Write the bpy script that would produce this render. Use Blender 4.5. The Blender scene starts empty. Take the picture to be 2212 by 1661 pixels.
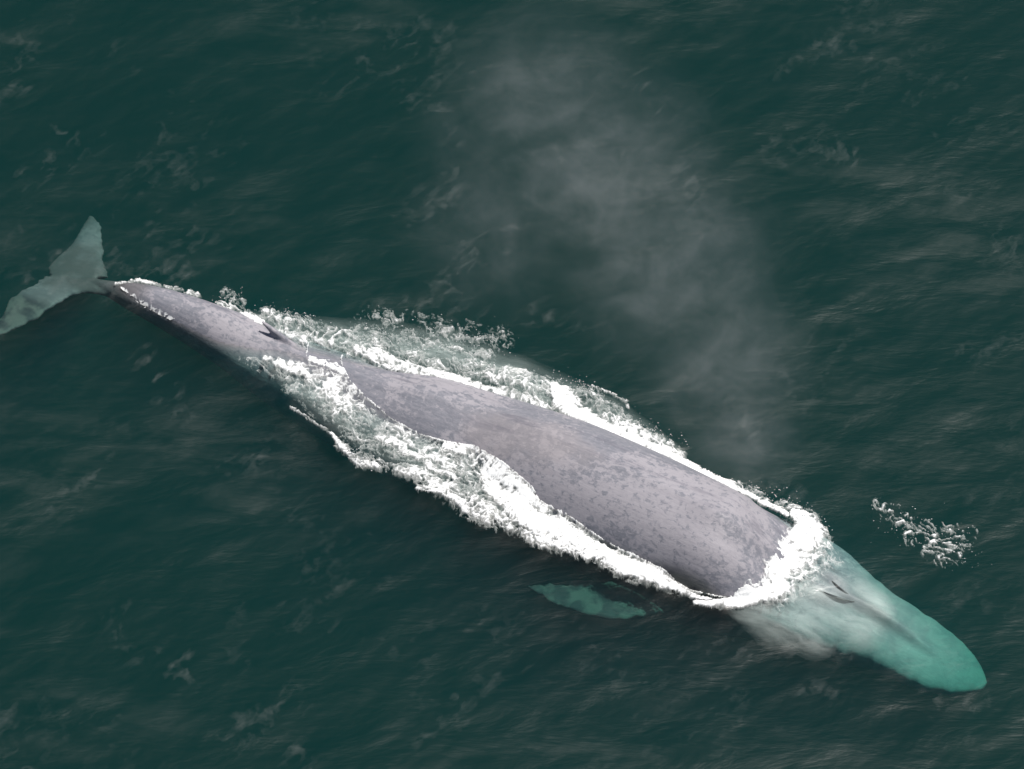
import bpy, bmesh, math
import numpy as np
from mathutils import Vector, Matrix

# ------------------------------------------------------------------ camera, sky, sun, exposure
SC = bpy.context.scene
IW, IH = 2212.0, 1661.0                 # pixel grid in which the photograph was surveyed
PITCH = math.radians(48.0)
DIST = 130.0
SPAN = 24.8                             # metres across the frame at the whale
LENS = 36.0 * DIST / SPAN
CAMPOS = np.array([0.0, -DIST*math.cos(PITCH), DIST*math.sin(PITCH)])
FWD = np.array([0.0, math.cos(PITCH), -math.sin(PITCH)])
UPV = np.array([0.0, math.sin(PITCH), math.cos(PITCH)])
RGT = np.array([1.0, 0.0, 0.0])
cam = bpy.data.cameras.new('camera'); cam.lens = LENS; cam.sensor_width = 36
cam.clip_start = 1.0; cam.clip_end = 9000
camo = bpy.data.objects.new('camera', cam); SC.collection.objects.link(camo)
camo.location = CAMPOS; camo.rotation_euler = (math.radians(90) - PITCH, 0, 0)
SC.camera = camo

SUN_EL, SUN_AZ = 67.0, 55.0             # degrees; azimuth clockwise from +Y (away from the camera)
world = bpy.data.worlds.new('World'); SC.world = world; world.use_nodes = True
wn = world.node_tree; wn.nodes.clear()
sky = wn.nodes.new('ShaderNodeTexSky'); sky.sky_type = 'NISHITA'; sky.sun_disc = False
sky.sun_elevation = math.radians(SUN_EL); sky.sun_rotation = math.radians(SUN_AZ)
sky.dust_density = 2.0
bg = wn.nodes.new('ShaderNodeBackground'); bg.inputs['Strength'].default_value = 0.05
wo = wn.nodes.new('ShaderNodeOutputWorld')
wn.links.new(sky.outputs[0], bg.inputs[0]); wn.links.new(bg.outputs[0], wo.inputs[0])
sun = bpy.data.lights.new('sun', 'SUN'); sun.energy = 4.2; sun.angle = math.radians(0.53)
sun.color = (1.0, 0.955, 0.90)
suno = bpy.data.objects.new('sun', sun); SC.collection.objects.link(suno)
e, a = math.radians(SUN_EL), math.radians(SUN_AZ)
sd = Vector((math.cos(e)*math.sin(a), math.cos(e)*math.cos(a), math.sin(e)))
suno.rotation_euler = sd.to_track_quat('Z', 'Y').to_euler()
suno.location = sd*60
SC.view_settings.view_transform = 'Standard'; SC.view_settings.look = 'None'
SC.view_settings.gamma = 1.0; SC.view_settings.exposure = 0.15
SC.view_settings.use_curve_mapping = False
SC.render.engine = 'CYCLES'
cy = SC.cycles
cy.use_denoising = True
cy.max_bounces = 6; cy.volume_bounces = 1; cy.transparent_max_bounces = 12
cy.volume_step_rate = 0.35; cy.caustics_reflective = False; cy.caustics_refractive = False

# ------------------------------------------------------------------ helpers
def ray(u, v):
    u = np.asarray(u, float); v = np.asarray(v, float)
    k = SPAN/DIST/IW
    x = (u - IW/2)*k; y = -(v - IH/2)*k
    return FWD[None] + x[..., None]*RGT + y[..., None]*UPV
def at(u, v, z=0.0):
    d = ray(np.atleast_1d(u), np.atleast_1d(v))
    t = (np.asarray(z) - CAMPOS[2])/d[..., 2]
    return CAMPOS + d*t[..., None]
PXM = IW/SPAN
def px_of(x, y, z):
    dx, dy, dz = x-CAMPOS[0], y-CAMPOS[1], z-CAMPOS[2]
    dep = dy*FWD[1]+dz*FWD[2]; k = DIST*PXM/dep
    return IW/2+dx*k, IH/2-(dy*UPV[1]+dz*UPV[2])*k

def tag(o, label=None, cat=None, group=None, kind=None):
    if label: o['label'] = label
    if cat: o['category'] = cat
    if group: o['group'] = group
    if kind: o['kind'] = kind
    return o
def link(name, me, mat=None, parent=None):
    me.name = name
    o = bpy.data.objects.new(name, me); SC.collection.objects.link(o)
    if mat: me.materials.append(mat)
    if parent: o.parent = parent
    return o
def mesh_np(name, V, F, smooth=True):
    me = bpy.data.meshes.new(name)
    V = np.asarray(V, np.float32); F = np.asarray(F, np.int32)
    me.vertices.add(len(V)); me.vertices.foreach_set('co', V.ravel())
    n, k = F.shape
    me.loops.add(n*k); me.loops.foreach_set('vertex_index', F.ravel())
    me.polygons.add(n)
    me.polygons.foreach_set('loop_start', np.arange(n, dtype=np.int32)*k)
    try: me.polygons.foreach_set('loop_total', np.full(n, k, np.int32))
    except Exception: pass
    me.update(calc_edges=True); me.validate()
    if smooth: me.polygons.foreach_set('use_smooth', np.ones(n, bool))
    return me

def perlin(x, y, seed=0):
    x = np.asarray(x, float); y = np.asarray(y, float)
    xi = np.floor(x).astype(np.int64); yi = np.floor(y).astype(np.int64)
    xf = x - xi; yf = y - yi
    def g(ix, iy):
        h = (ix*374761393 + iy*668265263 + seed*974711) & 0xffffffff
        h = ((h ^ (h >> 13))*1274126177) & 0xffffffff
        h = h ^ (h >> 16)
        an = (h & 0xffff)/65536.0*2*math.pi
        return np.cos(an), np.sin(an)
    def dotg(ix, iy, dx, dy):
        c, s = g(ix, iy); return c*dx + s*dy
    u = xf*xf*xf*(xf*(xf*6-15)+10); v = yf*yf*yf*(yf*(yf*6-15)+10)
    n00 = dotg(xi, yi, xf, yf); n10 = dotg(xi+1, yi, xf-1, yf)
    n01 = dotg(xi, yi+1, xf, yf-1); n11 = dotg(xi+1, yi+1, xf-1, yf-1)
    return ((n00*(1-u)+n10*u)*(1-v) + (n01*(1-u)+n11*u)*v)*1.5
def fbm(x, y, oct=4, seed=0, gain=0.5, lac=2.03):
    s = 0; a_ = 1.0; n = 0
    for i in range(oct):
        s = s + a_*perlin(x, y, seed+i*17); n += a_; a_ *= gain; x = x*lac; y = y*lac
    return s/n
def ridged(x, y, oct=4, seed=0, gain=0.55, lac=2.1):
    s = 0; a_ = 1.0; n = 0
    for i in range(oct):
        s = s + a_*(1-2.2*np.abs(perlin(x, y, seed+i*31))); n += a_; a_ *= gain; x = x*lac; y = y*lac
    return s/n
def sm(x, a_, b_):
    t = np.clip((x-a_)/(b_-a_), 0, 1); return t*t*(3-2*t)

def interp_curve(P, t):
    """Catmull-Rom through the rows of P at parameters t in [0, n-1]."""
    P = np.asarray(P, float); n = len(P); t = np.clip(t, 0, n-1-1e-9)
    i = np.floor(t).astype(int); f = (t-i)[:, None]
    p0 = P[np.maximum(i-1, 0)]; p1 = P[i]; p2 = P[np.minimum(i+1, n-1)]; p3 = P[np.minimum(i+2, n-1)]
    return 0.5*((2*p1)+(-p0+p2)*f+(2*p0-5*p1+4*p2-p3)*f*f+(-p0+3*p1-3*p2+p3)*f**3)

# ------------------------------------------------------------------ whale: stations along the body
# direction of travel on the water and the sideways (far) direction
A0 = at(150, 600)[0]; A1 = at(2128, 1480)[0]
AX = (A1-A0); AX[2] = 0; AX /= np.linalg.norm(AX)
NX = np.array([-AX[1], AX[0], 0.0])     # points to the far side
PHI = math.atan2(abs(NX[1])*math.cos(PITCH), math.sin(PITCH))
# back: far outline (px), radius (m), breadth in view down to the waterline (px) or None with centre depth
BODY = [
 (160, 597, .07, None, -.40), (205, 601, .14, None, -.42), (242, 606, .21, None, -.36), (285, 608, .34, 24, 0), (350, 620, .46, 50, 0),
 (430, 643, .58, 68, 0), (500, 668, .68, 78, 0), (560, 691, .78, 70, 0), (640, 727, .90, 50, 0),
 (740, 760, 1.06, 45, 0), (850, 795, 1.24, 85, 0), (960, 815, 1.38, 122, 0), (1100, 855, 1.50, 140, 0),
 (1250, 905, 1.62, 190, 0), (1434, 985, 1.72, 226, 0), (1550, 1040, 1.74, 220, 0), (1640, 1088, 1.68, 212, 0)]
# head: far edge px, near edge px, depth of the edges, height of the top over them, depth of the jaw under them
HEAD = [((1786, 1165), (1640, 1335), -.55, .48, 1.55),
        ((1867, 1232), (1742, 1388), -.72, .50, 1.25), ((1957, 1301), (1858, 1420), -.86, .42, .95),
        ((2054, 1364), (1960, 1468), -1.02, .26, .72), ((2110, 1415), (2040, 1492), -1.15, .17, .48),
        ((2127, 1450), (2092, 1494), -1.22, .09, .25), ((2133, 1474), (2122, 1490), -1.24, .04, .08)]
WL = np.array([(205, 600), (262, 624), (300, 650), (330, 668), (375, 690), (430, 718), (480, 742), (560, 757), (620, 757), (662, 768), (738, 782),
      (757, 822), (795, 860), (850, 905), (905, 935), (960, 955), (1030, 963), (1090, 1000), (1150, 1050), (1165, 1080),
      (1240, 1120), (1310, 1170), (1400, 1212), (1440, 1234), (1490, 1280), (1560, 1292), (1640, 1272), (1685, 1230), (1700, 1190), (1712, 1150), (1722, 1118)], float)
def breadth(u, v, px, py):
    for t in np.arange(4, 320, .5):
        x, y = u+px*t, v+py*t
        if y > np.interp(x, WL[:, 0], WL[:, 1]): return t
ST = []                                 # x, y, z (edge level), half width, height up, height down
for k, (u, v, R, W, zc) in enumerate(BODY):
    k0, k1 = max(k-1, 0), min(k+1, len(BODY)-1)
    dx, dy = BODY[k1][0]-BODY[k0][0], BODY[k1][1]-BODY[k0][1]
    L = math.hypot(dx, dy); px, py = -dy/L, dx/L
    if W is not None:
        W = breadth(u, v, px, py)
        q = np.clip((W/PXM - R)/R, -1, 1); th = math.asin(q)+PHI; zc = -R*math.cos(th)
    c = at(u+px*R*PXM, v+py*R*PXM, zc)[0]
    ST.append((c[0], c[1], zc, R, R, R))
for (F, N, ze, hu, hl) in HEAD:
    f = at(*F, ze)[0]; n = at(*N, ze)[0]; c = (f+n)/2
    ST.append((c[0], c[1], ze, np.linalg.norm(f-n)/2, hu, hl))
ST = np.array(ST)
# even spacing along the body
seg = np.r_[0, np.cumsum(np.linalg.norm(np.diff(ST[:, :2], axis=0), axis=1))]
tt = np.linspace(0, len(ST)-1, 1200); dense = interp_curve(ST, tt)
dl = np.r_[0, np.cumsum(np.linalg.norm(np.diff(dense[:, :2], axis=0), axis=1))]
NS = 300
sl = np.linspace(0, dl[-1], NS)
SPINE = np.stack([np.interp(sl, dl, dense[:, j]) for j in range(6)], 1)
ker = np.array([1, 2, 3, 4, 3, 2, 1.]); ker /= ker.sum()
for _ in range(2):
    for j in range(6):
        p_ = np.pad(SPINE[:, j], 3, mode='reflect', reflect_type='odd'); SPINE[:, j] = np.convolve(p_, ker, 'valid')
SPINE[:, 3:] = np.maximum(SPINE[:, 3:], 0.02)
LEN = sl[-1]
HEAD_S = sl[np.argmin(np.linalg.norm(SPINE[:, :2]-ST[len(BODY)][:2], axis=1))]
print('whale length', LEN, 'radius/depth', np.round(ST[:, 2:], 2).tolist())

def section(th, w, hu, hl, flat):
    """th from 0 (far side) over the top to pi (near side) and round below."""
    c, s = np.cos(th), np.sin(th)
    up = s >= 0
    ex = np.where(up, 1.0+0.0*flat, 1.0)
    y = w*np.sign(c)*np.abs(c)**ex
    z = np.where(up, hu*np.abs(s)**ex, -hl*np.abs(s))
    return y, z
tan = np.gradient(SPINE[:, :2], axis=0); tan /= np.linalg.norm(tan, axis=1)[:, None]
def whale_top(x, y):
    """height of the whale's upper surface over the point (x, y), -99 off the body"""
    P = np.stack([np.ravel(x), np.ravel(y)], 1)
    out = np.full(len(P), -99.0); lat = np.full(len(P), 99.0); ss = np.zeros(len(P))
    al = (P-SPINE[0, :2])@AX[:2]
    L0 = (SPINE[:, :2]-SPINE[0, :2])@AX[:2]
    i = np.clip(np.interp(al, L0, np.arange(NS)), 0, NS-1)
    for _ in range(2):
        S = np.stack([np.interp(i, np.arange(NS), SPINE[:, j]) for j in range(6)], 1)
        T = np.stack([np.interp(i, np.arange(NS), tan[:, j]) for j in range(2)], 1)
        i = np.clip(i + ((P-S[:, :2])*T).sum(1)/(LEN/(NS-1)), 0, NS-1)
    S = np.stack([np.interp(i, np.arange(NS), SPINE[:, j]) for j in range(6)], 1)
    T = np.stack([np.interp(i, np.arange(NS), tan[:, j]) for j in range(2)], 1)
    d = (P[:, 0]-S[:, 0])*(-T[:, 1]) + (P[:, 1]-S[:, 1])*T[:, 0]
    q = d/S[:, 3]
    al2 = np.abs(((P-S[:, :2])*T).sum(1))
    ok = (np.abs(q) < 1) & (al2 < .15)
    z = S[:, 2] + S[:, 4]*np.sqrt(np.clip(1-q*q, 0, 1))
    out[ok] = z[ok]
    return out.reshape(np.shape(x)), d.reshape(np.shape(x)), (i*LEN/(NS-1)).reshape(np.shape(x))

# local frame of the whale: x along the body, y to its left (far) side, z up, origin below the back on the water
ORG = np.array([SPINE[NS//2, 0], SPINE[NS//2, 1], 0.0])
def to_local(P):
    P = np.asarray(P) - ORG
    return np.stack([P@AX, P@NX, P[:, 2]], 1)

verts, faces = [], []
def add_loft(rings, cap=True):
    base = len(verts); m = len(rings[0])
    for r in rings: verts.extend(map(tuple, r))
    for i in range(len(rings)-1):
        for j in range(m):
            a_, b_ = base+i*m+j, base+i*m+(j+1) % m
            faces.append((a_, b_, b_+m, a_+m))
    if cap:
        for idx, r, flip in ((base, rings[0], False), (base+(len(rings)-1)*m, rings[-1], True)):
            c = len(verts); verts.append(tuple(np.mean(r, 0)))
            for j in range(m):
                a_, b_ = idx+j, idx+(j+1) % m
                faces.append((b_, a_, c) if not flip else (a_, b_, c))
M = 72
th = np.linspace(0, 2*np.pi, M, endpoint=False)
rings = []
for k in range(NS):
    x, y, z, w, hu, hl = SPINE[k]
    s = sl[k]
    yy, zz = section(th, w, hu, hl, 0)
    hf = np.clip((s-HEAD_S)/(LEN-HEAD_S), 0, 1)
    # keel along the crest of the back and the raised ridge of the rostrum
    crest = np.exp(-(yy/(.10+.03*w))**2)*(np.sin(th) > 0)
    yy = np.where(yy < 0, yy*(1+.06*hf**.5*perlin(np.array([s*2.6]), np.array([.4]), 61)[0]+.06*perlin(np.array([s*6]), np.array([.4]), 62)[0]*(hf > .3)+.04*perlin(np.array([s*13]), np.array([.4]), 63)[0]*(hf > .3)), yy*(1+.035*hf**.3*perlin(np.array([s*5]), np.array([.7]), 64)[0]*(hf > .1)))
    zz = zz + crest*(0.035*sm(s, 2, 8)*(1-hf) + .17*np.sin(np.pi*min(hf*1.25, 1)))
    # splash guard round the blowholes
    if 0 < hf < .5:
        g = math.exp(-((hf-.17)/.085)**2)
        zz = zz + (np.sin(th) > 0)*g*.15*np.exp(-((np.abs(yy)-.26)/.15)**2)
        zz = zz - (np.sin(th) > 0)*g*.09*np.exp(-(yy/.09)**2)
    # shallow hollow behind the blowholes and a shoulder fold on the far side
    f = sm(s, HEAD_S-4.6, HEAD_S-2.4)*(1-sm(s, HEAD_S-.9, HEAD_S+.3))
    zz = zz - (np.sin(th) > 0)*f*.07*np.exp(-((yy-.78*w)/.13)**2)
    f = sm(s, HEAD_S-3.4, HEAD_S-1.8)*(1-sm(s, HEAD_S-.7, HEAD_S+.1))
    zz = zz - (np.sin(th) > 0)*f*.06*np.exp(-((yy+.28*w)/.30)**2)
    nrm = np.array([-tan[k, 1], tan[k, 0], 0])
    rings.append(np.array([x, y, z])[None] + yy[:, None]*nrm + zz[:, None]*np.array([0, 0, 1.0]))
add_loft(rings)

def foil(lead, trail, z0, z1, thick, n=40, m=20, wob=0.0, seed=3, zpow=1.5):
    """a fin: leading and trailing edge as px traces (root to tip), depth from z0 to z1"""
    Lp = interp_curve(np.array(lead, float), np.linspace(0, len(lead)-1, n))
    Tp = interp_curve(np.array(trail, float), np.linspace(0, len(trail)-1, n))
    rr = []
    for i in range(n):
        f = i/(n-1); z = z0+(z1-z0)*f**zpow
        jl = wob*perlin(np.array([f*26.0]), np.array([seed+.3]), seed)[0]
        jt = wob*1.2*perlin(np.array([f*22.0]), np.array([seed+7.3]), seed+5)[0]
        l = at(Lp[i, 0], Lp[i, 1], z)[0]; t = at(Tp[i, 0], Tp[i, 1], z)[0]
        ch = l-t; c = np.linalg.norm(ch)+1e-6
        l = l+ch/c*jl; t = t+ch/c*jt; ch = l-t
        aa = np.linspace(0, 2*np.pi, m, endpoint=False)
        xc = (1+np.cos(aa))/2
        tk = (thick*c*(1-.5*f)*.5+.035)*np.sin(aa)*(xc**.35+.1)
        rr.append(t[None]+xc[:, None]*ch[None]+np.stack([0*aa, 0*aa, tk], 1))
    add_loft(rr)
foil([(236, 640), (205, 634), (176, 634), (142, 648), (107, 671), (66, 697), (0, 726), (-50, 752)],
     [(160, 598), (128, 594), (100, 596), (76, 609), (46, 625), (22, 644), (-6, 695), (-56, 756)], -.36, -.42, .11, wob=.06, seed=3)
foil([(236, 600), (230, 585), (224, 560), (224, 538), (221, 509), (216, 484), (205, 469), (197, 466)],
     [(165, 602), (130, 601), (104, 594), (104, 578), (114, 563), (142, 541), (163, 515), (188, 469)], -.40, -.55, .11, wob=.055, seed=9)
# flippers: near one as traced, far one mirrored across the body
foil([(1560, 1260), (1500, 1300), (1440, 1322), (1380, 1334), (1300, 1334), (1230, 1316), (1185, 1296), (1140, 1270)],
     [(1470, 1205), (1420, 1235), (1370, 1252), (1310, 1256), (1250, 1252), (1215, 1262), (1170, 1262), (1138, 1262)], -.85, -.7, .12, wob=.13, seed=21, zpow=1)
nf = len(verts)
v0 = len(verts) - (40*20+2)
mir = []
sp2 = SPINE[:, :2]
for (x, y, z) in verts[v0:]:
    i = np.argmin(((sp2-np.array([x, y]))**2).sum(1)); nn = np.array([-tan[i, 1], tan[i, 0]])
    d = (np.array([x, y])-sp2[i])@nn
    q = np.array([x, y])-2*d*nn
    d *= .62; q = sp2[i] - d*nn
    mir.append((q[0], q[1], z-1.0-.25*abs(d)))
f0 = [f for f in faces if min(f) >= v0]
verts.extend(mir)
for f in f0: faces.append(tuple(reversed([i+len(mir) for i in f])))
# dorsal fin: hooked, standing on the crest
def dorsal():
    fa = at(584, 712, .35)[0]; i = np.argmin(((sp2-fa[:2])**2).sum(1))
    S = SPINE[i]; T = np.array([*tan[i], 0]); base = np.array([S[0], S[1], S[2]+S[4]-.10])
    base = base + np.array([-T[1], T[0], 0])*.20
    rr = []
    n = 16
    for k in range(n):
        f = k/(n-1); h = .42*f
        ch = .74*(1-f)**.9+.07
        back = -.10*f - .20*f*f
        aa = np.linspace(0, 2*np.pi, 16, endpoint=False)
        xc = (1+np.cos(aa))/2
        tk = (.06*(1-.5*f)+.03)*np.sin(aa)
        c = base + T*back
        rr.append(c[None]+T[None]*(xc*ch)[:, None]+np.array([-T[1], T[0], 0])[None]*tk[:, None]+np.array([0, 0, h])[None])
    add_loft(rr)
dorsal()

V = to_local(np.array(verts))
me = bpy.data.meshes.new('body'); me.from_pydata(V.tolist(), [], faces); me.update()
bm = bmesh.new(); bm.from_mesh(me); bmesh.ops.recalc_face_normals(bm, faces=bm.faces); bm.to_mesh(me); bm.free()

# ------------------------------------------------------------------ materials
def newmat(name):
    m = bpy.data.materials.new(name); m.use_nodes = True; m.node_tree.nodes.clear(); return m, m.node_tree
class NT:
    def __init__(s, nt): s.nt = nt
    def n(s, t, **kw):
        nd = s.nt.nodes.new(t)
        for k, v in kw.items():
            if k.startswith('_'): setattr(nd, k[1:], v)
            else: nd.inputs[k.replace('__', ' ')].default_value = v
        return nd
    def l(s, a_, b_): s.nt.links.new(a_, b_)
    def noise(s, vec, scale, detail=3, rough=.55, dist=0.0):
        nd = s.n('ShaderNodeTexNoise', Scale=scale, Detail=detail, Roughness=rough, Distortion=dist)
        s.l(vec, nd.inputs['Vector']); return nd.outputs['Fac']
    def map(s, vec, scale=(1, 1, 1), rot=(0, 0, 0), loc=(0, 0, 0)):
        nd = s.n('ShaderNodeMapping'); nd.inputs['Scale'].default_value = scale
        nd.inputs['Rotation'].default_value = rot; nd.inputs['Location'].default_value = loc
        s.l(vec, nd.inputs['Vector']); return nd.outputs[0]
    def rng(s, v, a_, b_, c=0.0, d=1.0):
        nd = s.n('ShaderNodeMapRange'); nd.interpolation_type = 'SMOOTHSTEP'
        for i, x in zip((1, 2, 3, 4), (a_, b_, c, d)): nd.inputs[i].default_value = x
        s.l(v, nd.inputs[0]); return nd.outputs[0]
    def math(s, op, a_, b_=None):
        nd = s.n('ShaderNodeMath'); nd.operation = op
        for i, x in enumerate((a_, b_)):
            if x is None: continue
            if isinstance(x, (int, float)): nd.inputs[i].default_value = x
            else: s.l(x, nd.inputs[i])
        return nd.outputs[0]
    def mix(s, f, a_, b_):
        nd = s.n('ShaderNodeMix'); nd.data_type = 'RGBA'
        for i, x in zip((0, 6, 7), (f, a_, b_)):
            if isinstance(x, (int, float)): nd.inputs[i].default_value = x
            elif isinstance(x, tuple): nd.inputs[i].default_value = (*x, 1)
            else: s.l(x, nd.inputs[i])
        return nd.outputs[2]

# whale skin: slate blue grey with pale mottling that runs in clouds along the flank
skin, nt = newmat('whale_skin'); T = NT(nt)
tc = T.n('ShaderNodeTexCoord').outputs['Object']
sep = T.n('ShaderNodeSeparateXYZ'); T.l(tc, sep.inputs[0]); X = sep.outputs[0]; Y = sep.outputs[1]
hd = T.rng(X, 8.0, 9.6)
vm = T.map(tc, (.75, 1, 1))
zone = T.rng(T.noise(vm, .42, 3, .6, .3), .38, .62)
spots = T.noise(vm, 7.6, 5, .68, .4)
spots2 = T.noise(T.map(tc, (.6, 1, 1), loc=(9, 3, 1)), 14.0, 3, .6, .3)
thr = T.math('SUBTRACT', spots, T.math('MULTIPLY', T.math('SUBTRACT', .5, zone), .22))
pale = T.math('MULTIPLY', T.rng(thr, .46, .60), T.math('SUBTRACT', 1.0, T.math('MULTIPLY', hd, .75)))
pale2 = T.rng(spots2, .45, .62)
streak = T.noise(T.map(tc, (.5, 5, 5)), 2.4, 4, .6)
base = T.mix(T.rng(streak, .3, .7), (.178, .186, .216), (.232, .236, .268))
c1 = T.mix(pale, base, (.350, .335, .365))
f2 = T.math('MULTIPLY', pale2, .45); c2 = T.mix(f2, c1, (.30, .29, .32))
# warm pale diatom patch amidships
px_ = T.math('DIVIDE', T.math('SUBTRACT', X, .2), 1.9); py_ = T.math('DIVIDE', T.math('ADD', Y, .35), .75)
rr_ = T.math('ADD', T.math('POWER', px_, 2.0), T.math('POWER', py_, 2.0))
rr_ = T.math('ADD', rr_, T.math('MULTIPLY', T.math('SUBTRACT', T.noise(vm, 1.6, 4, .6, .3), .5), 2.4))
warm = T.rng(rr_, 1.3, .1)
c3 = T.mix(T.math('MULTIPLY', warm, .5), c2, (.335, .305, .315))
# dark blotches near the crest
dk = T.rng(T.noise(T.map(tc, (.22, 2.6, 1.2), loc=(4, 1, 7)), 1.6, 4, .65, .3), .50, .66)
crx = T.rng(T.math('ABSOLUTE', T.math('SUBTRACT', Y, .12)), .75, .1)
dk = T.math('MULTIPLY', dk, T.math('ADD', .25, T.math('MULTIPLY', crx, .75)))
c4 = T.mix(T.math('MULTIPLY', dk, .5), c3, (.12, .12, .15))
pb = T.n('ShaderNodeBsdfPrincipled'); tl = T.rng(X, -10.2, -11.0)
c5 = T.mix(T.math('MULTIPLY', tl, T.rng(T.noise(tc, .9, 4), .35, .6, .7, 1.0)), c4, (.078, .078, .08))
c5 = T.mix(T.math('MULTIPLY', hd, .75), c5, T.mix(T.rng(T.noise(tc, 3.0, 5, .6, .4), .35, .65), (.27, .265, .285), (.37, .36, .37)))
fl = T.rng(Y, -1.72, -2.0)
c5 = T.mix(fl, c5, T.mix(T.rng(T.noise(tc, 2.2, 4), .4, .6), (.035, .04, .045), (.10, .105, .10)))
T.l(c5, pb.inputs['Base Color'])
pb.inputs['Roughness'].default_value = .42; pb.inputs['IOR'].default_value = 1.36; pb.inputs['Specular IOR Level'].default_value = .34
rg = T.rng(T.noise(tc, 1.1, 3), .35, .65, .48, .62); T.l(rg, pb.inputs['Roughness'])
bp = T.n('ShaderNodeBump', Strength=.35, Distance=.03)
hh = T.math('ADD', T.noise(tc, 3.0, 5, .6), T.math('MULTIPLY', T.noise(T.map(tc, (.6, 3, 3)), 5.0, 3), .6)); T.l(hh, bp.inputs['Height'])
T.l(bp.outputs[0], pb.inputs['Normal'])
om = T.n('ShaderNodeOutputMaterial'); T.l(pb.outputs[0], om.inputs[0])

dark, nt = newmat('dark_skin'); T = NT(nt)
pb = T.n('ShaderNodeBsdfPrincipled', Roughness=.5); pb.inputs['Base Color'].default_value = (.022, .024, .03, 1)
cN = T.noise(T.n('ShaderNodeTexCoord').outputs['Object'], 7, 3); cc = T.mix(cN, (.015, .017, .02), (.04, .042, .05)); T.l(cc, pb.inputs['Base Color'])
om = T.n('ShaderNodeOutputMaterial'); T.l(pb.outputs[0], om.inputs[0])

# sea water: clear surface over an absorbing, weakly scattering green body
water, nt = newmat('sea_water'); T = NT(nt)
tc = T.n('ShaderNodeTexCoord').outputs['Object']
ang = math.radians(-44)
big = T.noise(T.map(tc, (.11, .20, 1), rot=(0, 0, ang)), 1.0, 3, .6, .6)
mid = T.noise(T.map(tc, (.42, 1.15, 1), rot=(0, 0, ang)), 1.0, 5, .62, .4)
wisp = T.noise(T.map(tc, (.8, 2.0, 1), rot=(0, 0, math.radians(-50))), 1.0, 5, .68, .5)
fine = T.noise(T.map(tc, (2.6, 6.5, 1), rot=(0, 0, math.radians(-25))), 1.0, 4, .6, .3)
patch = T.math('MULTIPLY', T.rng(big, .38, .74), T.rng(mid, .34, .74))
patch = T.math('MULTIPLY', patch, T.rng(wisp, .2, .8, .55, 1.0))
h = T.math('ADD', T.math('MULTIPLY', mid, .045), T.math('MULTIPLY', fine, .0015))
bp = T.n('ShaderNodeBump', Strength=1.0, Distance=1.0); T.l(h, bp.inputs['Height'])
rough = T.math('ADD', .28, T.math('MULTIPLY', patch, .42))
gl = T.n('ShaderNodeBsdfGlossy'); gl.distribution = 'GGX'; T.l(rough, gl.inputs['Roughness']); T.l(bp.outputs[0], gl.inputs['Normal'])
tr = T.n('ShaderNodeBsdfTransparent')
fr = T.n('ShaderNodeFresnel', IOR=1.33); T.l(bp.outputs[0], fr.inputs['Normal'])
mx = T.n('ShaderNodeMixShader'); T.l(fr.outputs[0], mx.inputs[0]); T.l(tr.outputs[0], mx.inputs[1]); T.l(gl.outputs[0], mx.inputs[2])
om = T.n('ShaderNodeOutputMaterial'); T.l(mx.outputs[0], om.inputs['Surface'])
va = T.n('ShaderNodeVolumeAbsorption', Density=1.0); va.inputs['Color'].default_value = (.11, .745, .645, 1)
vs = T.n('ShaderNodeVolumeScatter', Density=.10); vs.inputs['Color'].default_value = (.05, .39, .50, 1)
ad = T.n('ShaderNodeAddShader'); T.l(va.outputs[0], ad.inputs[0]); T.l(vs.outputs[0], ad.inputs[1]); T.l(ad.outputs[0], om.inputs['Volume'])
WATER_A, WATER_S = va, vs

foamm, nt = newmat('foam'); T = NT(nt)
tc = T.n('ShaderNodeTexCoord').outputs['Object']
pb = T.n('ShaderNodeBsdfPrincipled', Roughness=.6)
cc = T.mix(T.noise(tc, 9, 4, .65), (.80, .82, .82), (.92, .93, .93)); T.l(cc, pb.inputs['Base Color'])
at_ = T.n('ShaderNodeAttribute'); at_.attribute_name = 'cover'
tr = T.n('ShaderNodeBsdfTransparent'); mx = T.n('ShaderNodeMixShader')
T.l(at_.outputs['Fac'], mx.inputs[0]); T.l(tr.outputs[0], mx.inputs[1]); T.l(pb.outputs[0], mx.inputs[2])
om = T.n('ShaderNodeOutputMaterial'); T.l(mx.outputs[0], om.inputs[0])

# ------------------------------------------------------------------ whale object
whale = bpy.data.objects.new('blue_whale', None); SC.collection.objects.link(whale)
whale.location = ORG; whale.rotation_euler = (0, 0, math.atan2(AX[1], AX[0]))
tag(whale, 'huge mottled blue grey whale swimming at the surface with its back out of the water', 'whale')
body = link('body', me, skin, whale)
rm = body.modifiers.new('remesh', 'REMESH'); rm.mode = 'VOXEL'; rm.voxel_size = .04; rm.use_smooth_shade = True
smo = body.modifiers.new('smooth', 'SMOOTH'); smo.factor = .5; smo.iterations = 3
dg = bpy.context.evaluated_depsgraph_get()
bm2 = bpy.data.meshes.new_from_object(body.evaluated_get(dg)); body.modifiers.clear(); body.data = bm2; bm2.name = 'body'
bm2.polygons.foreach_set('use_smooth', np.ones(len(bm2.polygons), bool))
print('whale verts', len(bm2.vertices))

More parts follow.
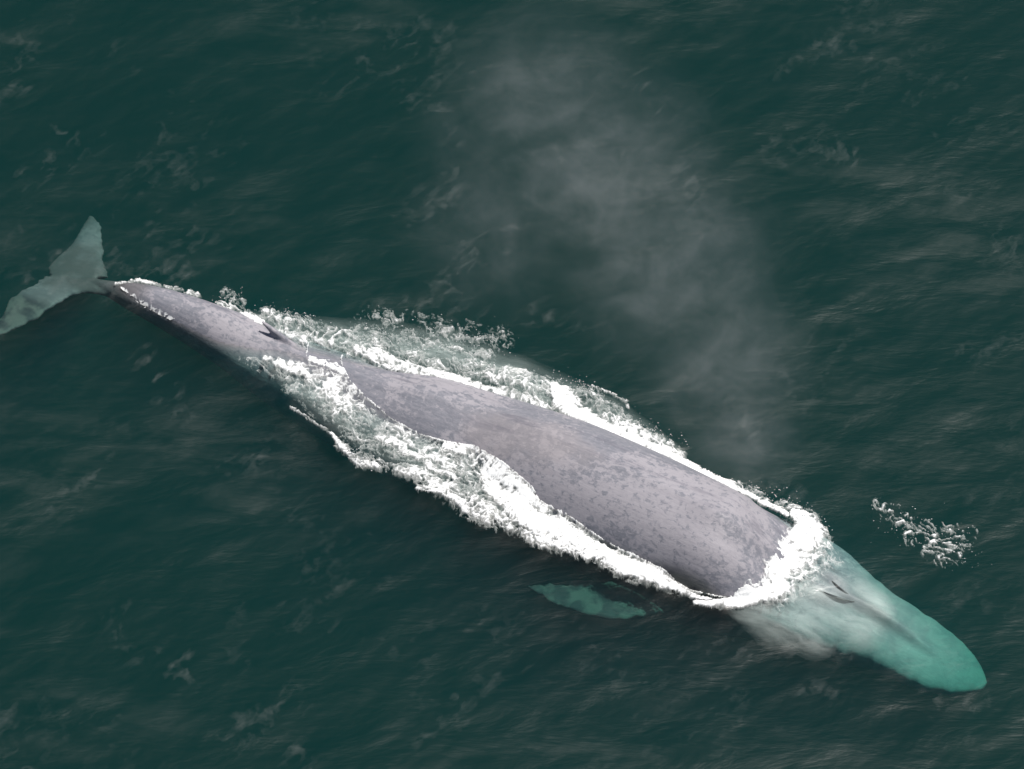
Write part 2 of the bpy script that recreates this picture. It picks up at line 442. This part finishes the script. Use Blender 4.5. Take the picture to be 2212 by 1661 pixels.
def body_z(x, y):
    i = None
    z, d, s = whale_top(np.array([x]), np.array([y])); return z[0]
def blowhole(p0, p1, bend):
    """a curved slit between two px, lying on the head"""
    n = 14; rr = []
    for k in range(n):
        f = k/(n-1)
        u = p0[0]+(p1[0]-p0[0])*f + bend[0]*math.sin(math.pi*f); v = p0[1]+(p1[1]-p0[1])*f + bend[1]*math.sin(math.pi*f)
        z = 0.0
        for _ in range(6):
            q = at(u, v, z)[0]; z = .6*z+.4*(body_z(q[0], q[1])+.13)
        q = at(u, v, z)[0]
        r = .010+.030*math.sin(math.pi*min(1, f*1.1+.02))
        aa = np.linspace(0, 2*np.pi, 10, endpoint=False)
        rr.append(np.stack([q[0]+0*aa, q[1]+np.cos(aa)*r, q[2]-.01+np.sin(aa)*r], 1))
    global verts, faces
    verts, faces = [], []
    add_loft(rr)
    V = to_local(np.array(verts))
    m = bpy.data.meshes.new('blowhole'); m.from_pydata(V.tolist(), [], faces)
    m.polygons.foreach_set('use_smooth', np.ones(len(m.polygons), bool))
    return link('blowhole', m, dark, whale)
blowhole((1797, 1254), (1848, 1293), (-1, 3))
blowhole((1768, 1274), (1846, 1299), (0, 4))

# ------------------------------------------------------------------ foam strokes (px traces on the water)
# (group, over_body, strength, [(u, v, radius px), ...])
STROKES = [
 # near side band, white water hugging the flank
 ('near', 0, .50, [(575, 772, 10), (620, 790, 16), (665, 800, 26), (700, 820, 34), (745, 850, 40)]),
 ('near', 0, .62, [(670, 775, 8), (705, 785, 12), (740, 800, 12)]),
 ('near', 0, .30, [(700, 830, 40), (760, 885, 46), (830, 925, 46), (900, 960, 36), (960, 985, 30)]),
 ('near', 0, .42, [(820, 940, 16), (870, 955, 26), (920, 985, 34), (980, 1010, 40), (1040, 1030, 46)]),
 ('near', 0, .62, [(960, 962, 8), (1020, 975, 16), (1060, 1010, 30), (1110, 1055, 34), (1160, 1100, 30)]),
 ('near', 0, .44, [(900, 1015, 22), (960, 1050, 26), (1020, 1085, 28), (1080, 1110, 30)]),
 ('near', 0, .78, [(1060, 1050, 22), (1130, 1110, 30), (1200, 1140, 30), (1270, 1180, 26), (1340, 1215, 24), (1400, 1238, 22), (1450, 1262, 14)]),
 ('near', 0, .55, [(1090, 1120, 22), (1160, 1150, 24), (1230, 1178, 20), (1300, 1208, 14)]),
 ('near', 0, .60, [(1450, 1262, 12), (1500, 1288, 6), (1560, 1304, 5)]),
 ('near', 0, .27, [(628, 878, 4), (670, 905, 3.5), (715, 935, 5)]), ('near', 0, .50, [(715, 935, 5), (745, 970, 8), (775, 1000, 10), (815, 1003, 8)]),
 ('near', 0, .28, [(735, 960, 12), (790, 990, 16), (860, 1010, 14), (900, 1030, 12)]),
 ('near', 0, .40, [(905, 1052, 8), (945, 1058, 6)]),
 ('near', 0, .16, [(520, 770, 8), (600, 800, 20), (700, 860, 40), (800, 930, 60), (900, 985, 50), (1050, 1060, 40)]),
 # bow wave and neck splash
 ('splash', 0, .72, [(1500, 1300, 5), (1560, 1304, 9), (1610, 1298, 12), (1650, 1285, 17), (1683, 1265, 22)]),
 ('splash', 1, .72, [(1650, 1277, 16), (1675, 1250, 26), (1690, 1215, 26), (1715, 1180, 34), (1745, 1150, 38), (1745, 1120, 22), (1715, 1108, 12)]),
 ('splash', 1, .80, [(1500, 1302, 4), (1560, 1300, 8), (1610, 1290, 15), (1650, 1277, 18), (1683, 1262, 22)]),
 ('splash', 1, .80, [(1683, 1262, 22), (1690, 1222, 22), (1710, 1190, 28), (1745, 1165, 34), (1752, 1135, 22), (1722, 1118, 12)]),
 ('splash', 1, .45, [(1700, 1250, 30), (1735, 1205, 44), (1775, 1180, 24)]),
 ('splash', 1, .25, [(1680, 1290, 22), (1740, 1240, 40), (1790, 1210, 26)]),
 # far side wash
 ('far', 0, .40, [(250, 612, 4), (300, 604, 6), (350, 616, 5), (400, 628, 9), (425, 636, 9)]),
 ('far', 0, .42, [(470, 655, 8), (510, 668, 12), (560, 690, 12)]),
 ('far', 0, .85, [(520, 678, 9), (548, 690, 12), (566, 696, 8)]),
 ('far', 0, .32, [(580, 678, 20), (640, 700, 26), (700, 720, 30), (760, 735, 36), (820, 745, 34)]),
 ('far', 0, .38, [(600, 708, 12), (660, 735, 14)]),
 ('far', 0, .58, [(770, 752, 8), (815, 765, 20), (850, 785, 20), (900, 800, 15), (960, 812, 13), (1020, 830, 12), (1090, 850, 10)]),
 ('far', 0, .14, [(800, 700, 40), (880, 720, 50), (960, 735, 52), (1040, 745, 44), (1080, 730, 30)]),
 ('far', 0, .28, [(860, 765, 22), (920, 775, 24), (1000, 790, 24), (1060, 800, 22)]),
 ('far', 0, .40, [(1060, 805, 22), (1120, 810, 26), (1180, 830, 30), (1200, 850, 26)]),
 ('far', 0, .40, [(1090, 845, 16), (1150, 870, 18), (1210, 895, 14)]),
 ('far', 0, .78, [(1198, 832, 12), (1215, 860, 30), (1245, 890, 26), (1285, 912, 17), (1330, 935, 13)]),
 ('far', 0, .26, [(1270, 860, 34), (1300, 880, 36), (1335, 905, 24)]),
 ('far', 0, .36, [(1278, 832, 3), (1320, 848, 4), (1352, 865, 6), (1356, 880, 4)]),
 ('far', 0, .46, [(1330, 905, 16), (1380, 935, 22), (1430, 965, 22), (1470, 985, 14)]),
 ('far', 0, .80, [(1330, 935, 12), (1400, 962, 13), (1450, 985, 13), (1500, 1010, 11), (1560, 1040, 9), (1620, 1068, 7), (1700, 1110, 7)]),
 ('far', 0, .36, [(1580, 1045, 12), (1630, 1065, 16), (1650, 1078, 14)]),
 ('far', 0, .28, [(1690, 1085, 14), (1720, 1100, 14)]),
 ('far', 0, .20, [(490, 630, 14), (515, 650, 14)]),
 # drifting patch ahead on the right
 ('patch', 0, .20, [(1895, 1085, 14), (1930, 1110, 22), (1980, 1150, 34), (2030, 1165, 44), (2060, 1180, 36)]),
 ('patch', 0, .36, [(2015, 1160, 12), (2028, 1185, 12), (2035, 1215, 12)]),
 ('patch', 0, .28, [(1962, 1145, 10), (1990, 1160, 12)]),
 ('patch', 0, .22, [(2085, 1130, 4), (2110, 1138, 4), (2108, 1160, 4)]),
 # water running over the tail stock, and bubbles by the fluke
 ('trickle', 1, .42, [(262, 622, 3), (300, 650, 6), (330, 668, 5), (375, 690, 3)]),
 ('trickle', 1, .50, [(668, 733, 1.5), (664, 752, 2), (662, 770, 2)]),
 ('trickle', 1, .60, [(742, 760, 2), (737, 775, 3), (740, 792, 3)]),
 ('veil', 1, .36, [(1690, 1200, 80), (1740, 1245, 72), (1770, 1270, 40)]), ('veil', 1, .22, [(1790, 1300, 60), (1860, 1350, 52)]),
 ('veil', 1, .24, [(1620, 1310, 40), (1690, 1335, 60), (1760, 1365, 50)]),
 ('veil', 1, .30, [(1860, 1265, 22), (1890, 1290, 24), (1915, 1315, 20)]),
 ('veil', 0, .24, [(600, 790, 20), (700, 850, 50), (830, 935, 56), (1000, 1035, 46), (1200, 1135, 28), (1420, 1240, 14)]),
 ('veil', 0, .26, [(540, 680, 16), (660, 715, 40), (800, 735, 56), (960, 760, 60), (1120, 810, 50), (1300, 890, 48), (1450, 975, 26)]),
 ('veil', 0, .03, [(230, 640, 16), (290, 690, 30), (400, 750, 40), (520, 800, 40)]),
 ('bubbles', 0, .34, [(145, 505, 3), (149, 510, 3)]),
]
def stroke_field(x, y, pts, soft=.55):
    """1 on the stroke, falling to 0 at its radius; pts in world (x, y, r)"""
    best = np.zeros(x.shape)
    for (x0, y0, r0), (x1, y1, r1) in zip(pts[:-1], pts[1:]):
        dx, dy = x1-x0, y1-y0; L2 = dx*dx+dy*dy+1e-9
        t = np.clip(((x-x0)*dx+(y-y0)*dy)/L2, 0, 1)
        # radii were read across the view: stretch them back along the line of sight
        d = np.hypot(x-(x0+t*dx), (y-(y0+t*dy))*.86); r = r0+(r1-r0)*t
        best = np.maximum(best, 1-sm(d/r, soft, 1.45))
    return best

def gauss_field(x, y, pts):
    best = np.zeros(x.shape)
    for (x0, y0, r0), (x1, y1, r1) in zip(pts[:-1], pts[1:]):
        dx, dy = x1-x0, y1-y0; L2 = dx*dx+dy*dy+1e-9
        t = np.clip(((x-x0)*dx+(y-y0)*dy)/L2, 0, 1)
        d2 = (x-(x0+t*dx))**2+((y-(y0+t*dy))*.86)**2; r = r0+(r1-r0)*t
        best = np.maximum(best, np.exp(-d2/(r*r)*1.4))
    return best
def wave_z(x, y):
    r = math.radians(35); c, s = math.cos(r), math.sin(r)
    u = x*c+y*s; v = -x*s+y*c
    h = .07*fbm(u*.14+3, v*.30+1, 3, 5) + .022*fbm(u*.5, v*1.1, 3, 11)
    return h
def wake_z(x, y, zw, d, s):
    """water heaped beside the whale"""
    out = np.where(d < 0, -d, d)
    q = np.zeros_like(x)
    for amp, pts in RIDGES:
        q = q + amp*stroke_field(x, y, pts, .0)
    return q
def tow(trace, z=0.0):
    o = []
    for (u, v, r) in trace:
        p = at(u, v, z)[0]; o.append((p[0], p[1], r/PXM*1.05))
    return o
RIDGES = [(.09, tow([(625, 872, 22), (700, 925, 26), (760, 985, 30), (860, 1020, 30), (960, 1065, 34), (1040, 1105, 34)])),
          (.07, tow([(1000, 1040, 40), (1150, 1120, 40), (1300, 1195, 34), (1430, 1250, 26), (1560, 1300, 22)])),
          (.07, tow([(560, 680, 30), (760, 735, 40), (900, 775, 40), (1100, 815, 40), (1300, 880, 40), (1450, 960, 30)])),
          (.06, tow([(1700, 1105, 40), (1760, 1165, 45), (1730, 1240, 45), (1640, 1290, 30)])),
          (.04, tow([(1660, 1040, 8), (1730, 1080, 16), (1770, 1130, 8)]))]
# where the water meets the near flank, section by section: distance from the middle of the back and height
LIPD = np.full(NS, 9.0); LIPZ = np.full(NS, -9.0)
for k in range(NS):
    q = np.linspace(.0, 1, 200); dd = q*SPINE[k, 3]; zz_ = SPINE[k, 2]+SPINE[k, 4]*np.sqrt(1-q*q)
    uu, vv = px_of(SPINE[k, 0]+dd*tan[k, 1], SPINE[k, 1]-dd*tan[k, 0], zz_)
    ok = (vv > np.interp(uu, WL[:, 0], WL[:, 1])) & (uu > 262) & (uu < 1640)
    if ok.any(): i = np.argmax(ok); LIPD[k] = dd[i]; LIPZ[k] = zz_[i]
g_ = LIPZ > -5
LIPZ[g_] = np.convolve(np.pad(LIPZ[g_], 4, mode='edge'), np.ones(9)/9, 'valid')
def water_z(x, y):
    w = wave_z(x, y) + wake_z(x, y, None, np.zeros_like(x), None)
    zw, d, s = whale_top(x, y)
    u, v = px_of(x, y, zw)
    wl = np.interp(u, WL[:, 0], WL[:, 1]); dv = (v-wl)/PXM
    near = (zw > -1.5) & ((d < .3) | (u > 1640)) & (u < 1760) & (u > 262)
    film = zw + .02
    w = np.where(near & (dv > 0), np.maximum(w, film), w)
    w = np.where(near & (d < 0) & (u < 1600) & (dv < 0) & (dv > -.5), np.minimum(w, zw-.03), w)
    i = np.clip(s/(LEN/(NS-1)), 0, NS-1)
    ld = np.interp(i, np.arange(NS), LIPD); lz = np.interp(i, np.arange(NS), LIPZ)
    e_ = -d-ld
    ramp = lz - .30*e_ - .22*e_*e_
    w = np.where((e_ > 0) & (e_ < 3) & (lz > -1), np.maximum(w, ramp*sm(i, 20, 40)-(1-sm(i, 20, 40))), w)
    return w

# ------------------------------------------------------------------ sea
def axis(c0, c1, step, far):
    core = np.arange(c0, c1+step/2, step); out = []
    d = step
    lo = [c0]
    while lo[-1] > -far: d *= 1.22; lo.append(lo[-1]-d)
    hi = [c1]; d = step
    while hi[-1] < far: d *= 1.22; hi.append(hi[-1]+d)
    return np.r_[np.array(lo[1:])[::-1], core, np.array(hi[1:])]
gx = axis(-14, 14, .06, 4000); gy = axis(-14, 14, .06, 4000)
GX, GY = np.meshgrid(gx, gy)
fade = (1-sm(np.abs(GX), 60, 300))*(1-sm(np.abs(GY), 60, 300))
GZ = wave_z(GX, GY)*fade
core = (np.abs(GX) < 15) & (np.abs(GY) < 15)
GZ[core] = water_z(GX[core], GY[core])
ny, nx = GX.shape
V = np.stack([GX.ravel(), GY.ravel(), GZ.ravel()], 1)
I = np.arange(ny*nx).reshape(ny, nx)
F = np.stack([I[:-1, :-1].ravel(), I[:-1, 1:].ravel(), I[1:, 1:].ravel(), I[1:, :-1].ravel()], 1)
# sides and bottom close the body of water
rim = np.r_[I[0, :-1], I[:-1, -1], I[-1, :0:-1], I[:0:-1, 0]]
low = V[rim].copy(); low[:, 2] = -60
nb = len(V); V = np.r_[V, low]; k = len(rim); j = np.arange(k); j2 = (j+1) % k
F = np.r_[F, np.stack([rim[j2], rim[j], nb+j, nb+j2], 1)]
cb = len(V); V = np.r_[V, [[0, 0, -60]]]
sea_me = mesh_np('water', V, F)
bm = bmesh.new(); bm.from_mesh(sea_me); bm.verts.ensure_lookup_table()
c = bm.verts[cb]
for i in range(k):
    bm.faces.new((bm.verts[nb+int(j2[i])], bm.verts[nb+int(j[i])], c))
bm.to_mesh(sea_me); bm.free()
sea = link('water', sea_me, water); tag(sea, kind='structure')

# ------------------------------------------------------------------ foam
fx = np.arange(-10.6, 12.2, .017); fy = np.arange(-8.8, 6.2, .021)
FX, FY = np.meshgrid(fx, fy)
zw, dlat, sarc = whale_top(FX, FY)
zwat = water_z(FX, FY)
zbase = np.maximum(zwat, zw)
onb = np.clip((zw-zwat)/.10, 0, 1)
def hit(u, v, over):
    zz = np.arange(2.0, -.6, -.01); P = at(np.full(zz.shape, u), np.full(zz.shape, v), zz)
    t = water_z(P[:, 0], P[:, 1])
    if over: t = np.maximum(t, whale_top(P[:, 0], P[:, 1])[0])
    i = np.argmax(zz <= t); return P[i]
D = {}
for g, over, a_, pts in STROKES:
    w = []
    for (u, v, r) in pts:
        q = hit(u, v, over); w.append((q[0], q[1], max(r/PXM*1.05, .02)))
    f = (stroke_field(FX, FY, w, .35) if g != 'veil' else gauss_field(FX, FY, w))*(a_+(.10 if g != 'veil' else 0))
    if not over: f = f-onb*2
    D[g] = np.maximum(D.get(g, 0), f)
# bright lip where the water meets the near flank
lu, lv = px_of(FX, FY, np.maximum(zw, -2)); lip = np.exp(-((lv-np.interp(lu, WL[:, 0], WL[:, 1])-3)/6.0)**2)*(dlat < 0)*(zw > -1)*sm(sarc, 6.0, 7.5)*(1-sm(sarc, HEAD_S-.2, HEAD_S+.4))
D['near'] = np.maximum(D['near'], lip*.62)
r_ = math.atan2(AX[1], AX[0]); U = FX*math.cos(r_)+FY*math.sin(r_); Vv = -FX*math.sin(r_)+FY*math.cos(r_)
wx = fbm(U*1.3, Vv*1.3, 3, 71)*.55; wy = fbm(U*1.3+9, Vv*1.3+4, 3, 83)*.55
w2x = fbm(U*5, Vv*6, 2, 91)*.14; w2y = fbm(U*5+3, Vv*6+8, 2, 97)*.14
lace = ridged((U+wx*.8+w2x)*3.6, (Vv+wy*.8+w2y)*7.0, 3, 7, .7)     # threads
bub = fbm((U+wx*.5+w2x)*8, (Vv+wy*.5+w2y)*12, 3, 29, .6)      # clots
cl = fbm((U+wx)*1.1, (Vv+wy)*2.4, 4, 55, .6)
nz = .62*(lace-.42) + .30*bub + .58*cl
DV = D.pop('veil'); names = list(D)
stack = np.stack([D[n] for n in names]); who = stack.argmax(0); Dm = stack.max(0)
fval = Dm*1.15 + nz - .56
pat = names.index('patch'); bub2 = fbm((U+wx*.6)*5.0, (Vv+wy*.6)*7.5, 3, 33, .65)
fval = np.where(who == pat, Dm*1.2+1.25*bub2+.25*(lace-.4)-.70, fval)
fval = np.where((Dm <= .02), -1, fval)
film = names.index('trickle')
hgt = np.where(fval > 0, .016*np.sqrt(np.clip(fval, 0, 1))+.03*np.clip(fval, 0, 1)*(bub+.4), fval*.20)
hgt = np.where(who == film, .012, hgt); hgt = np.where((who == pat) & (fval > 0), hgt*.5, hgt)
FZ = zbase + hgt
COVER = np.where(fval > 0, .36+.64*sm(fval, 0, .26), .36*sm(fval, -.55, 0)**1.5)
st1 = fbm((U+wx*.3)*.9, (Vv+wy*.3)*5.5, 4, 141, .6); st2 = fbm(U*.7, Vv*1.3, 3, 151)
CV = np.clip(DV*(.8+.8*st1+.8*st2), 0, .85)*sm(DV, .0, .10)
COVER = np.where(who == film, sm(Dm+.9*bub+.5*cl, .22, .7)*.85, COVER)
LAB = {'near': ('foam', 'broken white foam streaming along the near flank of the whale below its back', 'foam'),
       'splash': ('splash', 'thick white splash breaking over the neck behind the submerged head', 'splash'),
       'far': ('foam', 'churned white foam behind the whale on its far side, from dorsal fin to neck', 'foam'),
       'patch': ('foam', 'loose drifting patch of foam flecks on the open water right of the neck', 'foam'),
       'trickle': ('water_film', 'thin white lines of water spilling over the tail stock', 'spilling water'),
       'veil': ('bubble_veil', 'pale milky veil of bubbles just under the surface around the whale and over its head', 'bubbles'),
       'bubbles': ('bubbles', 'tiny cluster of bubbles left of the upper fluke tip', 'bubbles')}
ny, nx = FX.shape
for gi, g in enumerate(names+['veil']):
    if g == 'veil': vis = CV > .01; FZ = zbase-.09; COVER = CV
    else: vis = (who == gi) & (COVER > .01) & (Dm > .02)
    cell = vis[:-1, :-1] & vis[1:, :-1] & vis[:-1, 1:] & vis[1:, 1:]
    ii, jj = np.nonzero(cell)
    q = np.stack([ii*nx+jj, ii*nx+jj+1, (ii+1)*nx+jj+1, (ii+1)*nx+jj], 1)
    if len(q) == 0: continue
    uq, inv = np.unique(q.ravel(), return_inverse=True)
    V = np.stack([FX.ravel()[uq], FY.ravel()[uq], FZ.ravel()[uq]], 1)
    nm, lab, cat = LAB[g]
    fm = mesh_np(nm, V, inv.reshape(-1, 4))
    at_ = fm.attributes.new('cover', 'FLOAT', 'POINT'); at_.data.foreach_set('value', COVER.ravel()[uq].astype(np.float32))
    o = link(nm, fm, foamm)
    tag(o, lab, cat, kind='stuff'); print(g, len(q))

# ------------------------------------------------------------------ mist of the blow, drifting low over the water
mist, nt = newmat('mist'); T = NT(nt)
geo = T.n('ShaderNodeTexCoord').outputs['Object']
PUFFS = [((1180, 220), 1.3, 3.4, .8), ((1310, 380), 1.4, 3.9, 1.0), ((1450, 560), 1.3, 3.6, 1.0), ((1560, 760), 1.2, 2.8, .8),
         ((1610, 930), 1.1, 1.9, .7), ((1080, 480), 1.2, 3.0, .5), ((1070, 300), 1.2, 2.6, .4)]
acc = None
CEN = at(1420, 560, 1.2)[0]
for (uv, zz, r, k) in PUFFS:
    c = at(*uv, zz)[0]-CEN
    sx, sy = r, r*1.35
    mp = T.n('ShaderNodeVectorMath'); mp.operation = 'SUBTRACT'; T.l(geo, mp.inputs[0]); mp.inputs[1].default_value = tuple(c)
    ms = T.n('ShaderNodeVectorMath'); ms.operation = 'DIVIDE'; T.l(mp.outputs[0], ms.inputs[0]); ms.inputs[1].default_value = (sx, sy, .95)
    ml = T.n('ShaderNodeVectorMath'); ml.operation = 'LENGTH'; T.l(ms.outputs[0], ml.inputs[0])
    f = T.rng(ml.outputs['Value'], 1.0, .1, 0, k)
    acc = f if acc is None else T.math('MAXIMUM', acc, f)
n1 = T.noise(T.map(geo, (.55, .5, .8), rot=(0, 0, .5)), 1.15, 7, .66, 1.3)
n2 = T.noise(T.map(geo, (.5, 1.0, .6), rot=(0, 0, -.75)), 2.3, 6, .70, 1.2)
dn = T.math('MULTIPLY', T.rng(n1, .30, .70, .18, 1.0), T.rng(n2, .32, .68, .3, 1.1))
dens = T.math('MULTIPLY', T.math('MULTIPLY', acc, dn), .30)
vsn = T.n('ShaderNodeVolumeScatter'); vsn.inputs['Color'].default_value = (.92, .95, .97, 1); vsn.inputs['Anisotropy'].default_value = .1
T.l(dens, vsn.inputs['Density'])
om = T.n('ShaderNodeOutputMaterial'); T.l(vsn.outputs[0], om.inputs['Volume'])
bm = bmesh.new()
zl, zh = .38, 2.5
hull = []
for (uv, zz, r, k) in PUFFS:
    c = at(*uv, zz)[0]-CEN
    for a_ in np.linspace(0, 2*np.pi, 14, endpoint=False):
        for z_ in (zl, zh): hull.append(bm.verts.new((c[0]+r*math.cos(a_), c[1]+r*1.35*math.sin(a_), z_-CEN[2])))
r_ = bmesh.ops.convex_hull(bm, input=bm.verts)
bmesh.ops.delete(bm, geom=[g_ for g_ in set(r_['geom_interior']+r_['geom_unused']) if isinstance(g_, bmesh.types.BMVert)], context='VERTS')
mm = bpy.data.meshes.new('mist'); bm.to_mesh(mm); bm.free()
mo = link('mist', mm, mist); mo.location = CEN
tag(mo, 'thin grey mist of the whale blow drifting over the open water beyond its back', 'mist', kind='stuff')

# ------------------------------------------------------------------ faint wisps and slicks lying on the open water
WISPS = [(.16, [(325, 1385, 5), (355, 1410, 9), (398, 1448, 14), (450, 1470, 4)]), (.10, [(235, 1255, 6), (255, 1330, 12), (290, 1400, 18), (360, 1430, 8)]),
 (.16, [(1585, 865, 4), (1630, 920, 9), (1655, 950, 9), (1678, 978, 5)]), (.13, [(1340, 140, 12), (1400, 200, 14), (1435, 240, 6)]),
 (.12, [(1700, 810, 5), (1722, 850, 12), (1750, 885, 4)]), (.13, [(130, 272, 6), (160, 310, 12), (120, 350, 16), (60, 380, 10)]),
 (.12, [(0, 1540, 14), (35, 1590, 22), (60, 1640, 16)]), (.14, [(640, 1500, 10), (600, 1545, 22), (540, 1570, 16), (500, 1600, 10)]),
 (.10, [(600, 1540, 18), (625, 1600, 18), (650, 1661, 14)]), (.10, [(850, 190, 6), (930, 225, 14), (1010, 300, 14)]),
 (.13, [(1470, 370, 12), (1500, 430, 16), (1515, 490, 10)]), (.14, [(1225, 335, 16), (1280, 330, 26), (1340, 345, 14)]),
 (.12, [(740, 30, 5), (760, 42, 9), (800, 52, 5)]), (.13, [(780, 670, 3), (860, 650, 6), (930, 660, 6), (990, 670, 3)]),
 (.11, [(1080, 690, 5), (1160, 676, 14), (1240, 700, 14), (1290, 740, 5)]), (.12, [(1620, 1030, 4), (1700, 1050, 8), (1745, 1085, 9), (1765, 1130, 4)]),
 (.12, [(300, 590, 4), (360, 577, 9), (430, 585, 10), (480, 600, 5)]), (.15, [(930, 650, 6), (990, 580, 22), (1060, 520, 24), (1100, 490, 10)]),
 (.12, [(980, 340, 8), (985, 400, 22), (940, 440, 24), (880, 460, 12)]), (.12, [(1640, 330, 14), (1720, 310, 32), (1820, 330, 26), (1850, 345, 8)]),
 (.10, [(60, 60, 10), (40, 150, 26), (20, 220, 20)]), (.09, [(1750, 1380, 10), (1650, 1390, 22), (1560, 1400, 18), (1480, 1390, 8)]),
 (.14, [(1700, 1395, 5), (1780, 1412, 12), (1850, 1425, 6)]), (.10, [(1820, 60, 10), (1760, 120, 22), (1700, 150, 12)]),
 (.09, [(2150, 480, 12), (2190, 560, 24), (2205, 640, 14)]), (.09, [(2080, 760, 14), (2140, 740, 22), (2200, 720, 12)]),
 (.08, [(1100, 1440, 14), (1000, 1500, 26), (920, 1590, 18)]), (.09, [(1880, 1400, 8), (1990, 1480, 12), (2100, 1580, 10)]),
 (.10, [(400, 900, 10), (350, 830, 22), (310, 760, 14)]), (.09, [(230, 1000, 12), (180, 1060, 20), (110, 1090, 10)]),
 (.10, [(480, 1000, 12), (560, 970, 26), (640, 940, 14)]), (.14, [(1740, 1485, 6), (1775, 1492, 6), (1800, 1494, 4)]), (.2, [(2105, 1514, 4), (2125, 1514, 5), (2140, 1512, 3)])]
gx2 = np.arange(-13.5, 13.5, .035); gy2 = np.arange(-13.5, 13.5, .04); WX, WY = np.meshgrid(gx2, gy2)
U2 = WX*math.cos(.9)+WY*math.sin(.9); V2 = -WX*math.sin(.9)+WY*math.cos(.9)
wA = fbm(WX*1.1, WY*1.1, 3, 205)*.5; wB = fbm(WX*1.1+7, WY*1.1+3, 3, 207)*.5
fil = np.clip(.35+.9*fbm((WX+wA)*1.5, (WY+wB)*1.5, 5, 211, .65), 0, 1)*np.clip(ridged((U2+wA*1.6)*.75, (V2+wB*1.6)*1.5, 5, 215, .62), 0, 1)
fil = fil*np.clip(.55+1.6*fbm(U2*.8+wB, V2*3.4+wA, 4, 231, .6), .15, 1.3)
reg = .45*np.clip(.15+1.5*fbm(WX*.16+4, WY*.16+2, 3, 241), 0, 1)
for a_, pts in WISPS:
    w = [(*at(u, v, 0.05)[0][:2], (r+12)/PXM*1.7) for (u, v, r) in pts]
    x0 = min(p[0]-p[2]*2.5 for p in w); x1 = max(p[0]+p[2]*2.5 for p in w); y0 = min(p[1]-p[2]*3 for p in w); y1 = max(p[1]+p[2]*3 for p in w)
    i0, i1 = np.searchsorted(gy2, [y0, y1]); j0, j1 = np.searchsorted(gx2, [x0, x1])
    if i1-i0 < 2 or j1-j0 < 2: continue
    sl_ = (slice(i0, i1), slice(j0, j1))
    reg[sl_] = np.maximum(reg[sl_], gauss_field(WX[sl_], WY[sl_], w)*a_*5)
WC = np.clip(reg*fil*.20-.004, 0, .2)*(whale_top(WX, WY)[0] < -.2)
vis = WC > .001
cell = vis[:-1, :-1] & vis[1:, :-1] & vis[:-1, 1:] & vis[1:, 1:]
ii, jj = np.nonzero(cell); nx = WX.shape[1]
q = np.stack([ii*nx+jj, ii*nx+jj+1, (ii+1)*nx+jj+1, (ii+1)*nx+jj], 1)
uq, inv = np.unique(q.ravel(), return_inverse=True)
WZ = water_z(WX.ravel()[uq], WY.ravel()[uq])-.02
fm = mesh_np('slick', np.stack([WX.ravel()[uq], WY.ravel()[uq], WZ], 1), inv.reshape(-1, 4))
at_ = fm.attributes.new('cover', 'FLOAT', 'POINT'); at_.data.foreach_set('value', WC.ravel()[uq].astype(np.float32))
o = link('slick', fm, foamm)
tag(o, 'faint pale wisps of old foam scattered over the dark open water', 'foam', kind='stuff')

# ------------------------------------------------------------------ flung drops
rng_ = np.random.default_rng(4)
SPR = [((1700, 1095), (1780, 1150), 150, 16), ((1200, 830), (1290, 850), 150, 18), ((1340, 900), (1470, 960), 90, 14), ((780, 720), (1080, 740), 180, 26),
       ((560, 670), (700, 700), 80, 14), ((1620, 1055), (1690, 1075), 60, 12), ((750, 980), (830, 1010), 60, 10), ((1020, 1100), (1330, 1220), 120, 9), ((470, 640), (520, 630), 50, 10), ((1930, 1110), (2090, 1200), 120, 30)]
dv_, df_ = [], []
for (p0, p1, n, sp) in SPR:
    for _ in range(n):
        t = rng_.random(); u = p0[0]+(p1[0]-p0[0])*t+rng_.normal()*sp; v = p0[1]+(p1[1]-p0[1])*t+rng_.normal()*sp*.8
        q = at(u, v, .06)[0]; zz = water_z(q[:1], q[1:2])[0]; zb = whale_top(q[:1], q[1:2])[0][0]
        if zb > zz: continue
        r = .005+.011*rng_.random()**2; c = np.array([q[0], q[1], zz+.02+.10*rng_.random()**2]); b_ = len(dv_)
        for dx, dy, dz in ((1, 0, 0), (-1, 0, 0), (0, 1, 0), (0, -1, 0), (0, 0, 1), (0, 0, -1)): dv_.append(c+r*np.array([dx*1.5, dy, dz]))
        for f in ((0, 2, 4), (2, 1, 4), (1, 3, 4), (3, 0, 4), (2, 0, 5), (1, 2, 5), (3, 1, 5), (0, 3, 5)): df_.append([b_+i for i in f])
dm = mesh_np('spray', dv_, df_); at_ = dm.attributes.new('cover', 'FLOAT', 'POINT'); at_.data.foreach_set('value', np.ones(len(dv_), np.float32))
tag(link('spray', dm, foamm), 'tiny white drops of spray flung up along the edges of the foam', 'spray', kind='stuff')
